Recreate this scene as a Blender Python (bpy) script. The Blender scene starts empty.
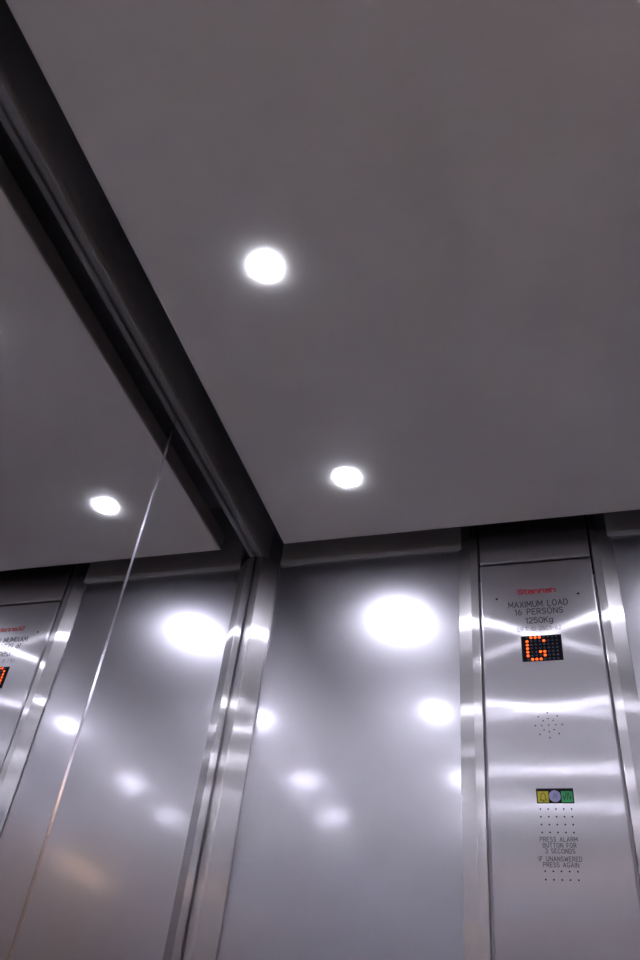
import bpy, bmesh, math, random
from mathutils import Vector, Matrix
random.seed(4)
S = 1.07            # metres per calibration unit (camera to ceiling)
HC = 1.18           # camera height above the floor
FL = -HC/S          # the floor in calibration units
COL = bpy.context.scene.collection
SC = bpy.context.scene

def W(x, y, z): return Vector((x*S, y*S, z*S + HC))

# ------------------------------------------------------------------ materials
def new_mat(name):
    m = bpy.data.materials.new(name); m.use_nodes = True
    nt = m.node_tree
    return m, nt, nt.nodes['Principled BSDF'], nt.nodes.new, nt.links.new

def steel(name, col, r1, a1, r2, a2, w, var=.03, stretch=(2, 2, 140), bump=.0, rvar=.03):
    """brushed stainless steel: a tight lobe (weight w) over a broad one, each stretched across the brushing"""
    m, nt, b, N, L = new_mat(name)
    nt.nodes.remove(b); out = nt.nodes['Material Output']
    tc = N('ShaderNodeTexCoord'); mp = N('ShaderNodeMapping'); mp.inputs['Scale'].default_value = stretch
    L(tc.outputs['Object'], mp.inputs['Vector'])
    nz = N('ShaderNodeTexNoise'); nz.inputs['Scale'].default_value = 6; nz.inputs['Detail'].default_value = 3
    L(mp.outputs['Vector'], nz.inputs['Vector'])
    mx = N('ShaderNodeMix'); mx.data_type = 'RGBA'
    mx.inputs[6].default_value = (*[c*(1-var) for c in col], 1)
    mx.inputs[7].default_value = (*[min(1, c*(1+var)) for c in col], 1)
    L(nz.outputs['Fac'], mx.inputs[0])
    ge = N('ShaderNodeNewGeometry'); cr = N('ShaderNodeVectorMath'); cr.operation = 'CROSS_PRODUCT'
    cr.inputs[1].default_value = (0, 0, 1); L(ge.outputs['Normal'], cr.inputs[0])
    mix = N('ShaderNodeMixShader'); mix.inputs[0].default_value = w
    for k, (rr, an) in enumerate(((r2, a2), (r1, a1))):
        g = N('ShaderNodeBsdfAnisotropic'); g.distribution = 'MULTI_GGX'
        L(mx.outputs[2], g.inputs['Color'])
        mr = N('ShaderNodeMapRange'); mr.inputs[1].default_value = .3; mr.inputs[2].default_value = .7
        mr.inputs[3].default_value = rr*(1-rvar); mr.inputs[4].default_value = rr*(1+rvar)
        L(nz.outputs['Fac'], mr.inputs[0]); L(mr.outputs[0], g.inputs['Roughness'])
        g.inputs['Anisotropy'].default_value = an
        if an: L(cr.outputs[0], g.inputs['Tangent'])
        if bump and k:
            bp = N('ShaderNodeBump'); bp.inputs['Strength'].default_value = bump; bp.inputs['Distance'].default_value = .0005
            L(nz.outputs['Fac'], bp.inputs['Height']); L(bp.outputs['Normal'], g.inputs['Normal'])
        L(g.outputs[0], mix.inputs[1+k])
    L(mix.outputs[0], out.inputs['Surface'])
    return m

def plain(name, col, rough=.5, metal=0, spec=.5, noise=0, nscale=40):
    m, nt, b, N, L = new_mat(name)
    b.inputs['Roughness'].default_value = rough; b.inputs['Metallic'].default_value = metal
    b.inputs['Specular IOR Level'].default_value = spec
    if noise:
        tc = N('ShaderNodeTexCoord'); nz = N('ShaderNodeTexNoise'); nz.inputs['Scale'].default_value = nscale
        nz.inputs['Detail'].default_value = 5
        L(tc.outputs['Object'], nz.inputs['Vector'])
        mx = N('ShaderNodeMix'); mx.data_type = 'RGBA'
        mx.inputs[6].default_value = (*[c*(1-noise) for c in col], 1); mx.inputs[7].default_value = (*[c*(1+noise) for c in col], 1)
        L(nz.outputs['Fac'], mx.inputs[0]); L(mx.outputs[2], b.inputs['Base Color'])
    else:
        b.inputs['Base Color'].default_value = (*col, 1)
    return m

def emit(name, col, strength):
    m, nt, b, N, L = new_mat(name)
    b.inputs['Base Color'].default_value = (*[c*.5 for c in col], 1)
    b.inputs['Emission Color'].default_value = (*col, 1); b.inputs['Emission Strength'].default_value = strength
    return m

LAMP = 26; WATT = .86
M = dict(
    panel=steel('panel_steel', (.46, .455, .495), .13, -.16, .34, -.22, .15, .02, (2, 2, 140)),
    post=steel('post_steel', (.56, .542, .565), .24, -.85, .42, -.4, .50, .008, (300, 300, 1), rvar=0),
    plate=steel('faceplate_steel', (.53, .515, .555), .23, -.86, .42, -.4, .45, .008, (300, 300, 1), rvar=0),
    fascia=plain('fascia_grey', (.29, .29, .31), .45, 0, .5),
    mirror=plain('mirror_silver', (.86, .86, .875), .0, 1),
    ground=plain('ground_glass_edge', (.55, .54, .62), .17, 1),
    gap=plain('gap_black', (.006, .006, .007), .7, 0, .1),
    roof=plain('roof_dark', (.28, .28, .31), .7, 0, .2, .2, 20),
    ceil=plain('ceiling_grey', (.80, .806, .80), .45, 0, .3, .04, 6),
    floor=plain('floor_brown', (.62, .605, .595), .5, 0, .4, .35, 60),
    edge=plain('ceiling_side_dark', (.30, .29, .295), .5),  # darker grey on the side faces of the ceiling panel
    white=plain('bezel_white', (.8, .8, .8), .35),
    lens=emit('lens_cool', (.895, .895, 1.0), LAMP),
    strip=emit('strip_warm', (1.0, .66, .40), 13),
    brown=plain('door_brown', (.42, .305, .23), .5, 0, .4, .08, 8),
    rim_lens=emit('rim_halo_glow', (.895, .895, 1.0), 75),  # glow added to the lamp rims to light a halo on the ceiling
    ink=plain('engraved_ink', (.02, .018, .03), .6),
    inkthin=plain('thin_ink', (.07, .07, .09), .5),
    red=plain('red_enamel', (.42, .012, .03), .4),
    black=plain('display_black', (.009, .010, .016), .12, 0, .5),
    dot=plain('unlit_dot', (.030, .034, .075), .35),
    led=emit('led_orange', (1.0, .11, .012), 1.7),
    hole=plain('hole_black', (.008, .007, .01), .8, 0, .05),
    yellow=plain('yellow_lens', (.52, .47, .02), .3),
    green=plain('green_lens', (.02, .36, .10), .3),
    pale=plain('pale_violet_lens', (.38, .37, .66), .2, .2),
)

# ------------------------------------------------------------------ helpers
def prop(o, label=None, cat=None, group=None, kind=None):
    if label: o['label'] = label
    if cat: o['category'] = cat
    if group: o['group'] = group
    if kind: o['kind'] = kind
    return o

def link(name, bm, mat, parent=None, smooth=False, bevel=0, seg=2):
    bmesh.ops.recalc_face_normals(bm, faces=bm.faces)
    me = bpy.data.meshes.new(name); bm.to_mesh(me); bm.free()
    for mm in (mat if isinstance(mat, (list, tuple)) else [mat]): me.materials.append(mm)
    o = bpy.data.objects.new(name, me); COL.objects.link(o)
    if parent:
        o.parent = parent
        q = parent; loc = Vector()
        while q: loc += q.location; q = q.parent
        for v in me.vertices: v.co -= loc
    if smooth:
        for p in me.polygons: p.use_smooth = True
    if bevel:
        bv = o.modifiers.new('bevel', 'BEVEL'); bv.width = bevel; bv.segments = seg; bv.limit_method = 'ANGLE'; bv.angle_limit = math.radians(30)
        bv.harden_normals = False
    return o

def box(bm, x0, x1, y0, y1, z0, z1):
    v = [bm.verts.new(W(x, y, z)) for z in (z0, z1) for x, y in ((x0, y0), (x1, y0), (x1, y1), (x0, y1))]
    for f in ((3, 2, 1, 0), (4, 5, 6, 7), (0, 1, 5, 4), (1, 2, 6, 5), (2, 3, 7, 6), (3, 0, 4, 7)):
        bm.faces.new([v[i] for i in f])

def prism(bm, pts, z0, z1):
    a = [bm.verts.new(W(x, y, z0)) for x, y in pts]; b = [bm.verts.new(W(x, y, z1)) for x, y in pts]
    bm.faces.new(a); bm.faces.new(b)
    n = len(pts)
    for i in range(n): bm.faces.new((a[i], a[(i+1) % n], b[(i+1) % n], b[i]))

def boxobj(name, *a, mat, parent=None, bevel=0):
    bm = bmesh.new(); box(bm, *a); return link(name, bm, mat, parent, bevel=bevel)

def struct(o): o['kind'] = 'structure'; return o

def empty(name, loc):
    o = bpy.data.objects.new(name, None); COL.objects.link(o); o.location = loc; o.empty_display_size = .05
    return o

# discs, holes and strokes lying on the faceplate (front at y = YF, facing -y)
YF = 1.2967
def disc(bm, x, z, r, proud=.0004, n=12, dep=.0008):
    a = [bm.verts.new(W(x + r*math.cos(2*math.pi*k/n), YF - proud, z + r*math.sin(2*math.pi*k/n))) for k in range(n)]
    b = [bm.verts.new(W(x + r*math.cos(2*math.pi*k/n), YF - proud + dep, z + r*math.sin(2*math.pi*k/n))) for k in range(n)]
    bm.faces.new(a); bm.faces.new(b)
    for k in range(n): bm.faces.new((a[k], a[(k+1) % n], b[(k+1) % n], b[k]))

def dome(bm, x, z, r, h, proud, n=14, rings=3):
    prev = None
    for j in range(rings+1):
        t = j/rings*math.pi/2
        if j == rings:
            top = bm.verts.new(W(x, YF - proud - h, z))
            for k in range(n): bm.faces.new((prev[k], prev[(k+1) % n], top))
        else:
            ring = [bm.verts.new(W(x + r*math.cos(t)*math.cos(2*math.pi*k/n), YF - proud - h*math.sin(t), z + r*math.cos(t)*math.sin(2*math.pi*k/n))) for k in range(n)]
            if prev:
                for k in range(n): bm.faces.new((prev[k], prev[(k+1) % n], ring[(k+1) % n], ring[k]))
            else: bm.faces.new(ring)
            prev = ring

def stroke(bm, pts, w, proud=.0003, dep=.0006):
    """a polyline of bars with round joints, as an engraved stroke"""
    for (x0, z0), (x1, z1) in zip(pts, pts[1:]):
        d = Vector((x1-x0, z1-z0)); l = d.length
        if l < 1e-7: continue
        n = Vector((-d.y, d.x))/l*w/2; e = d/l*w*.35
        q = [(x0-e.x+n.x, z0-e.y+n.y), (x1+e.x+n.x, z1+e.y+n.y), (x1+e.x-n.x, z1+e.y-n.y), (x0-e.x-n.x, z0-e.y-n.y)]
        a = [bm.verts.new(W(x, YF-proud, z)) for x, z in q]; b = [bm.verts.new(W(x, YF-proud+dep, z)) for x, z in q]
        bm.faces.new(a); bm.faces.new(b)
        for i in range(4): bm.faces.new((a[i], a[(i+1) % 4], b[(i+1) % 4], b[i]))

def arc(cx, cz, rx, rz, a0, a1, n=10):
    return [(cx+rx*math.cos(math.radians(a0+(a1-a0)*k/n)), cz+rz*math.sin(math.radians(a0+(a1-a0)*k/n))) for k in range(n+1)]
# single-line engraving alphabet: strokes in a box 0..1 high, width given
G = {
 'A': (.75, [[(0, 0), (.375, 1), (.75, 0)], [(.13, .34), (.62, .34)]]),
 'B': (.65, [[(0, 0), (0, 1), (.4, 1)] + arc(.4, .77, .22, .23, 90, -90) + [(0, .54)], [(.4, .54)] + arc(.4, .27, .25, .27, 90, -90) + [(0, 0)]]),
 'C': (.72, [arc(.4, .5, .4, .5, 45, 315, 14)]),
 'D': (.7, [[(0, 0), (0, 1), (.3, 1)] + arc(.3, .5, .4, .5, 90, -90) + [(0, 0)]]),
 'E': (.6, [[(.6, 1), (0, 1), (0, 0), (.6, 0)], [(0, .52), (.5, .52)]]),
 'F': (.6, [[(.6, 1), (0, 1), (0, 0)], [(0, .52), (.5, .52)]]),
 'G': (.76, [arc(.4, .5, .4, .5, 45, 340, 14) + [(.76, .46), (.45, .46)]]),
 'I': (.06, [[(.03, 0), (.03, 1)]]),
 'K': (.65, [[(0, 0), (0, 1)], [(.62, 1), (0, .4)], [(.2, .6), (.65, 0)]]),
 'L': (.58, [[(0, 1), (0, 0), (.58, 0)]]),
 'M': (.8, [[(0, 0), (0, 1), (.4, .3), (.8, 1), (.8, 0)]]),
 'N': (.7, [[(0, 0), (0, 1), (.7, 0), (.7, 1)]]),
 'O': (.8, [arc(.4, .5, .4, .5, 0, 360, 18)]),
 'P': (.62, [[(0, 0), (0, 1), (.36, 1)] + arc(.36, .74, .26, .26, 90, -90) + [(0, .48)]]),
 'R': (.65, [[(0, 0), (0, 1), (.36, 1)] + arc(.36, .74, .26, .26, 90, -90) + [(0, .48)], [(.3, .48), (.65, 0)]]),
 'S': (.64, [arc(.32, .75, .3, .25, 30, 270, 10) + arc(.32, .25, .32, .25, 90, -150, 10)]),
 'T': (.7, [[(0, 1), (.7, 1)], [(.35, 1), (.35, 0)]]),
 'U': (.7, [[(0, 1), (0, .34)] + arc(.35, .34, .35, .34, 180, 360) + [(.7, 1)]]),
 'W': (.95, [[(0, 1), (.24, 0), (.475, .8), (.71, 0), (.95, 1)]]),
 'X': (.7, [[(0, 0), (.7, 1)], [(0, 1), (.7, 0)]]),
 '0': (.66, [arc(.33, .5, .33, .5, 0, 360, 18)]),
 '1': (.25, [[(0, .78), (.22, 1), (.22, 0)]]),
 '2': (.62, [arc(.31, .72, .3, .28, 160, -30, 9) + [(0, 0), (.62, 0)]]),
 '3': (.6, [arc(.28, .75, .28, .25, 150, -80, 9), arc(.28, .27, .32, .27, 80, -150, 9)]),
 '5': (.62, [[(.56, 1), (.08, 1), (.03, .56)] + arc(.3, .32, .32, .32, 130, -145, 10)]),
 '6': (.62, [arc(.32, .3, .3, .3, 0, 360, 14), [(.03, .36), (.14, .72), (.42, 1)]]),
 '-': (.4, [[(0, .45), (.4, .45)]]),
 'g': (.56, [arc(.28, .36, .28, .32, 0, 360, 14), [(.56, .68), (.56, -.1)] + arc(.28, -.08, .28, .24, 0, -150, 8)]),
 ' ': (.45, []),
}
LOGO = {  # heavy wide lower-case lettering
 'S': (1.0, [[(.95, .97), (.12, .97), (.05, .85), (.05, .62), (.15, .52), (.85, .48), (.95, .38), (.95, .14), (.88, .03), (.03, .03)]]),
 't': (.62, [[(.2, 1), (.2, .14), (.3, .03), (.62, .03)], [(0, .7), (.6, .7)]]),
 'a': (.9, [[(.08, .7), (.78, .7), (.85, .6), (.85, .03)], [(.85, .4), (.15, .4), (.06, .3), (.06, .1), (.15, .03), (.85, .03)]]),
 'n': (.9, [[(.06, 0), (.06, .7), (.78, .7), (.86, .6), (.86, 0)]]),
 'h': (.9, [[(.06, 0), (.06, 1)], [(.06, .7), (.78, .7), (.86, .6), (.86, 0)]]),
}
def write(name, txt, x0, x1, zc, h, w, mat, parent, font=G, gap=.3):
    """one line of lettering, fitted between x0 and x1, centred on zc, cap height h"""
    tot = sum(font[c][0] for c in txt) + gap*(len(txt)-1)
    k = (x1-x0)/tot
    bm = bmesh.new(); x = x0
    for c in txt:
        cw, ss = font[c]
        for s in ss: stroke(bm, [(x+px*k, zc-h/2+pz*h) for px, pz in s], w)
        x += (cw+gap)*k
    return link(name, bm, mat, parent)

# ------------------------------------------------------------------ the setting
XR, YN, YW, ZT = 1.122, -.56, 1.311, 1.17      # right wall, near wall, far wall, car roof
struct(boxobj('floor', -.05, XR+.04, YN-.04, YW+.04, FL-.04, FL, mat=M['floor']))
struct(boxobj('roof', -.05, XR+.04, YN-.04, YW+.04, ZT, ZT+.03, mat=M['roof']))
LX, LY, LR = (.2515, .8705), (1.072, .608, .165, -.15), .0200     # downlight columns, rows, lens radius
bm = bmesh.new()                                  # hung ceiling panel: rounded lower edge, round cut-outs for the lamps
def rect(i, z): return [bm.verts.new(W(x, y, z)) for x, y in ((.069+i, YN+.07+i), (XR-.069-i, YN+.07+i), (XR-.069-i, 1.2512-i), (.069+i, 1.2512-i))]
def bridge(a, b, mi=0):
    for k in range(len(a)):
        bm.faces.new((a[k], a[(k+1) % len(a)], b[(k+1) % len(a)], b[k])).material_index = mi
rb = .006
loops = [rect(rb*(1-math.sin(math.radians(t))), 1+rb*(1-math.cos(math.radians(t)))) for t in (0, 22, 45, 67, 90)] + [rect(0, 1.0405)]
for k, (p, q) in enumerate(zip(loops, loops[1:])): bridge(p, q, 1 if k >= 2 else 0)
bm.faces.new(loops[-1])
holes = []
for x in LX:
    for y in LY:
        r3 = [[bm.verts.new(W(x+(LR+.001)*math.cos(2*math.pi*k/40), y+(LR+.001)*math.sin(2*math.pi*k/40), z)) for k in range(40)] for z in (1.0, 1.018)]
        bridge(*r3); bm.faces.new(r3[1]); holes.append(r3[0])
ed = []
for lp in [loops[0]] + holes:
    for k in range(len(lp)):
        e = bm.edges.get((lp[k], lp[(k+1) % len(lp)])) or bm.edges.new((lp[k], lp[(k+1) % len(lp)])); ed.append(e)
bmesh.ops.triangle_fill(bm, use_beauty=True, use_dissolve=False, edges=ed, normal=(0, 0, -1))
struct(link('ceiling', bm, [M['ceil'], M['edge']]))
struct(boxobj('wall_left', -.05, -.012, YN-.04, YW+.04, FL, ZT, mat=M['gap']))
struct(boxobj('wall_far', -.012, XR+.04, YW, YW+.04, FL, ZT, mat=M['panel']))
bm = bmesh.new()                                  # right wall round a brown door
box(bm, XR, XR+.04, YN-.04, -.36, FL, ZT); box(bm, XR, XR+.04, .62, YW, FL, ZT); box(bm, XR, XR+.04, -.36, .62, .80, ZT)
struct(link('wall_right', bm, M['panel']))
struct(boxobj('door_3', XR+.006, XR+.038, -.358, .618, FL+.004, .778, mat=M['brown']))
# near wall around the closed lift doors
bm = bmesh.new()
box(bm, -.012, .14, YN-.04, YN, FL, ZT); box(bm, .98, XR, YN-.04, YN, FL, ZT); box(bm, .14, .98, YN-.04, YN, FL+1.96, ZT)
struct(link('wall_near', bm, M['panel']))
struct(boxobj('door_1', .142, .559, YN-.035, YN-.012, FL+.004, FL+1.958, mat=M['panel']))
struct(boxobj('door_2', .563, .978, YN-.035, YN-.012, FL+.004, FL+1.958, mat=M['panel']))
# fascias above mirror and panels: their undersides are the pale lines under the dark gap
bm = bmesh.new(); box(bm, .0017, .0136, YN, YW, .9972, ZT); box(bm, -.012, .0017, YN, YW, 1.004, ZT)
struct(link('trim_1', bm, M['fascia']))
struct(boxobj('trim_2', .0455, .4290, 1.3050, YW, .989, ZT, mat=M['fascia'], bevel=.0012))
struct(boxobj('trim_3', .6960, XR-.0145, 1.3050, YW, .989, ZT, mat=M['fascia'], bevel=.0012))
struct(boxobj('trim_4', XR-.0136, XR, YN, YW, .9972, ZT, mat=M['fascia'], bevel=.0022))

prop(boxobj('strip_light', XR+.004, XR+.030, -.25, .06, .7795, .7990, mat=M['strip']), 'thin warm strip light over the brown door in the right wall', 'strip light')
# ------------------------------------------------------------------ mirror panes
YJ = .861
def pane(y0, y1, label):
    bm = bmesh.new(); box(bm, -.0115, 0, y0, y1, FL+.02, .9940)
    o = link('mirror_pane', bm, [M['mirror'], M['ground']], bevel=.0026, seg=1)
    o.modifiers[0].material = 1
    return prop(o, label, 'mirror', 'mirror panes on the left wall')
pane(YJ+.0007, 1.2745, 'frameless wall mirror pane beside the steel corner post, right of the thin vertical joint')
pane(YN+.002, YJ-.0007, 'frameless wall mirror pane filling the left edge, left of the thin vertical joint')

# ------------------------------------------------------------------ posts
bm = bmesh.new()
prism(bm, [(-.0115, 1.2860), (.0006, 1.2860), (.0012, 1.2790), (.0165, 1.2777), (.0440, 1.3043), (.0440, YW), (-.0115, YW)], FL, .9965)
o = link('corner_post', bm, M['post'], bevel=.0016, seg=3)
prop(o, 'shiny steel post standing in the corner between mirror and far steel wall', 'post', 'steel posts')
def panel_post(mirror_it, label):
    c = .5625; f = (lambda x: 2*c-x) if mirror_it else (lambda x: x)
    pts = [(f(.4575), YF+.0004), (f(.443), YF), (f(.4183), YW-.003), (f(.4183), YW), (f(.4575), YW)]
    bm = bmesh.new(); prism(bm, pts, FL, ZT)
    return prop(link('panel_post', bm, M['post'], bevel=.0016, seg=3), label, 'post', 'steel posts')
panel_post(False, 'shiny steel post along the left edge of the control panel')
panel_post(True, 'shiny steel post along the right edge of the control panel')

# ------------------------------------------------------------------ control panel
cp = empty('control_panel', W(.5625, YF+.012, FL))
prop(cp, 'tall brushed steel lift control panel with red logo, orange display and alarm text', 'control panel')
XL, XRR = .4612, .6638
boxobj('backing', .4580, .6670, YF+.0165, YW+.002, FL+.02, ZT-.002, mat=M['gap'], parent=cp)
boxobj('faceplate', XL, XRR, YF, YF+.016, FL+.03, .9372, mat=M['plate'], parent=cp, bevel=.0030)
boxobj('header_plate', XL, XRR, YF, YF+.016, .9402, ZT-.002, mat=M['plate'], parent=cp, bevel=.0034)
for sx in (.4900, .6340):
    bm = bmesh.new(); dome(bm, sx, .8606, .0022, .0006, 0); prop(link('screw', bm, M['hole'], cp), 'small dark screw head')
prop(write('logo_lettering', 'Stannah', .5290, .5950, .8725, .0098, .0023, M['red'], cp, LOGO, .22), 'red brand lettering')
write('load_lettering', 'MAXIMUM LOAD', .5110, .6140, .8452, .0118, .0015, M['ink'], cp)
write('persons_lettering', '16 PERSONS', .5215, .6040, .8292, .0112, .0015, M['ink'], cp)
write('kilogram_lettering', '1250Kg', .5395, .5855, .8110, .0108, .0015, M['ink'], cp, gap=.24)
write('lift_lettering', 'LIFT ID 25C5-62', .5240, .5980, .7938, .0072, .0008, M['inkthin'], cp, gap=.34)

ds = empty('display', W(.5626, YF, .7545)); ds.parent = cp; ds.location = W(.5626, YF, .7545) - cp.location
boxobj('display_window', .5285, .5968, YF-.0006, YF+.002, .7297, .7795, mat=M['black'], parent=ds, bevel=.0004)
lit = {(0, 1), (0, 2), (0, 3), (1, 0), (1, 4), (2, 0), (3, 0), (4, 0), (5, 0), (4, 3), (4, 4), (5, 4), (6, 1), (6, 2), (6, 3)}
um = bmesh.new()
for r in range(7):
    for c in range(8):
        x, z = .5385+.00715*c, .7757-.00705*r
        if (r, c) in lit:
            bm = bmesh.new(); dome(bm, x, z, .0026, .0008, .0006); link('led_dot', bm, M['led'], ds, smooth=True)
        else: dome(um, x, z, .0020, .0004, .0006, n=10, rings=2)
prop(link('dot_matrix', um, M['dot'], ds), 'unlit dark blue dots')

bm = bmesh.new()
disc(bm, .5625, .6136, .00125)
for k in range(8):
    a = math.pi/4*k + .02
    disc(bm, .5625+.0212*math.cos(a), .6136+.0212*math.sin(a), .00125)
    disc(bm, .5625+.0112*math.cos(a), .6136+.0112*math.sin(a), .00115)
prop(link('speaker_grille', bm, M['hole'], cp), 'small dark holes in two rings')

al = empty('alarm_indicator', W(.5625, YF, .4993)); al.parent = cp; al.location = W(.5625, YF, .4993) - cp.location
boxobj('indicator_frame', .5350, .5900, YF-.0006, YF+.002, .4880, .5108, mat=M['black'], parent=al, bevel=.0004)
boxobj('bell_lens', .5366, .5530, YF-.0012, YF, .4892, .5062, mat=M['yellow'], parent=al, bevel=.0003)
bm = bmesh.new(); cx, cz = .5624, .4985
prism_pts = [(cx+.0092*math.cos(math.radians(a))*(1 if k % 2 else .93), cz+.0092*math.sin(math.radians(a))) for k, a in enumerate(range(0, 360, 30))]
va = [bm.verts.new(W(x, YF-.0014, z)) for x, z in prism_pts]; vb = [bm.verts.new(W(x, YF, z)) for x, z in prism_pts]
bm.faces.new(va); bm.faces.new(vb)
for k in range(12): bm.faces.new((va[k], va[(k+1) % 12], vb[(k+1) % 12], vb[k]))
link('centre_lens', bm, M['pale'], al)
boxobj('call_lens', .5718, .5886, YF-.0012, YF, .4892, .5062, mat=M['green'], parent=al, bevel=.0003)
bm = bmesh.new()   # bell outline
stroke(bm, [(.5398, .4926), (.5412, .4940), (.5415, .4985), (.5425, .5020), (.5448, .5034), (.5471, .5020), (.5481, .4985), (.5484, .4940), (.5498, .4926), (.5398, .4926)], .0009, .0015)
stroke(bm, [(.5438, .4910), (.5458, .4910)], .0011, .0015)
prop(link('bell_symbol', bm, M['ink'], al), 'dark bell outline on yellow')
bm = bmesh.new()   # zigzag figure
stroke(bm, [(.5748, .4990), (.5762, .4935), (.5790, .5010), (.5800, .5035)], .0010, .0015)
stroke(bm, [(.5800, .4930), (.5822, .5035), (.5848, .4935), (.5858, .4985)], .0010, .0015)
prop(link('call_symbol', bm, M['ink'], al), 'dark zigzag figure on green')
bm = bmesh.new()
stroke(bm, [(.5600, .4950), (.5616, .5030), (.5640, .4960), (.5652, .5018)], .0007, .0017)
link('centre_symbol', bm, M['inkthin'], al)

for nm, z0, rows in (('upper_perforation', .4795, 4), ('lower_perforation', .3906, 2)):
    bm = bmesh.new()
    for r in range(rows):
        for c in range(5): disc(bm, .5393+.01145*c, z0-.0115*r, .00125)
    prop(link(nm, bm, M['hole'], cp), 'rows of small dark holes')
for nm, t, x0, x1, z in (('alarm_lettering', 'PRESS ALARM', .5354, .5888, .4353), ('button_lettering', 'BUTTON FOR', .5390, .5862, .4268),
                         ('seconds_lettering', '3 SECONDS', .5420, .5838, .4187), ('unanswered_lettering', 'IF UNANSWERED', .5318, .5925, .4077),
                         ('again_lettering', 'PRESS AGAIN', .5375, .5873, .3995)):
    write(nm, t, x0, x1, z, .0062, .00085, M['ink'], cp, gap=.33)

LEAN = .0105                                     # the faceplate leans forward by a hair
cp.rotation_euler.x = LEAN; cp.location.y += math.sin(LEAN)*(.72-FL)*S
# ------------------------------------------------------------------ ceiling downlights
def downlight(mat, rim):
    root = empty('ceiling_downlight', W(0, 0, 1.0)); n = 120
    def ring(r, z, sc=0, m=n):          # 24 small scallops round the rim
        return [bm.verts.new(Vector(((r+sc*abs(math.sin(12*2*math.pi*k/m)))*S*math.cos(2*math.pi*k/m), (r+sc*abs(math.sin(12*2*math.pi*k/m)))*S*math.sin(2*math.pi*k/m), z*S)) + root.location) for k in range(m)]
    bm = bmesh.new()
    prof = [ring(LR+.0012, -.0002, .0012), ring(LR+.0006, -.0026, .0010), ring(LR-.0006, -.0030), ring(LR-.0010, 0), ring(LR-.0004, .0025), ring(LR+.0004, .0025), ring(LR+.0004, -.0002)]
    for a, b in zip(prof, prof[1:]+prof[:1]):
        for k in range(n): bm.faces.new((a[k], a[(k+1) % n], b[(k+1) % n], b[k]))
    prop(link('rim', bm, rim, root), 'scalloped rim with added glow for the ceiling halo')
    bm = bmesh.new(); m = 32
    a = ring(LR, .0100, 0, m); b = ring(LR, .0046, 0, m); c = ring(LR*.6, .0036, 0, m)
    top = bm.verts.new(Vector((0, 0, .0033*S)) + root.location)
    bm.faces.new(a)
    for k in range(m):
        bm.faces.new((a[k], a[(k+1) % m], b[(k+1) % m], b[k])); bm.faces.new((b[k], b[(k+1) % m], c[(k+1) % m], c[k])); bm.faces.new((c[k], c[(k+1) % m], top))
    prop(link('lens', bm, mat, root), 'white lit lens')
    li = bpy.data.lights.new('lamp', 'AREA'); li.shape = 'DISK'; li.size = 1.9*LR*S; li.spread = math.radians(175)
    li.energy = WATT; li.color = (.895, .895, 1.0)
    lo = bpy.data.objects.new('lamp', li); COL.objects.link(lo); lo.parent = root; lo.location = (0, 0, .0024*S)
    return root
names = {(0, 0): 'round lit downlight in the grey ceiling, lower of two, close to the far wall',
         (0, 1): 'round lit downlight in the grey ceiling, upper of two, farther from the far wall',
         (0, 2): 'lit downlight third from the far wall along the mirror side of the ceiling',
         (0, 3): 'lit downlight fourth from the far wall along the mirror side of the ceiling',
         (1, 0): 'lit downlight close to the far wall on the plain right side of the ceiling',
         (1, 1): 'lit downlight second from the far wall on the plain right side of the ceiling',
         (1, 2): 'lit downlight third from the far wall on the plain right side of the ceiling',
         (1, 3): 'lit downlight fourth from the far wall on the plain right side of the ceiling'}
proto = {}
for ci, x in enumerate(LX):
    for ri, y in enumerate(LY):
        key = 'lens'
        if key not in proto: r = proto[key] = downlight(M[key], M['rim_'+key])
        else:
            src = proto[key]; r = src.copy(); COL.objects.link(r)
            for ch in src.children:
                c = ch.copy(); COL.objects.link(c); c.parent = r
        r.location = W(x, y, 1.0)
        prop(r, names[(ci, ri)], 'downlight', 'round ceiling downlights')

# ------------------------------------------------------------------ camera, world, render look
cam = bpy.data.cameras.new('camera'); co = bpy.data.objects.new('camera', cam); COL.objects.link(co)
R = ((0.95576437, 0.27679063, 0.09950588), (-0.11193951, 0.65513687, -0.74717148), (-0.27200003, 0.70298124, 0.65714029))
m3 = Matrix((R[0], [-v for v in R[1]], [-v for v in R[2]])).transposed()
co.matrix_world = Matrix.Translation(W(.6141, 0, 0)) @ m3.to_4x4()
cam.sensor_fit = 'VERTICAL'; cam.sensor_height = 36; cam.sensor_width = 24; cam.lens = 819.5/960*36
cam.clip_start = .01
SC.camera = co
w = bpy.data.worlds.new('world'); SC.world = w; w.use_nodes = True
w.node_tree.nodes['Background'].inputs[0].default_value = (.02, .02, .02, 1)
vs = SC.view_settings
vs.view_transform = 'Standard'; vs.look = 'None'; vs.gamma = 1; vs.exposure = 0; vs.use_curve_mapping = False
SC.display_settings.display_device = 'sRGB'
SC.cycles.max_bounces = 16; SC.cycles.glossy_bounces = 12; SC.cycles.diffuse_bounces = 6
SC.cycles.sample_clamp_indirect = 0; SC.cycles.blur_glossy = 0; SC.cycles.caustics_reflective = True; SC.cycles.use_denoising = True
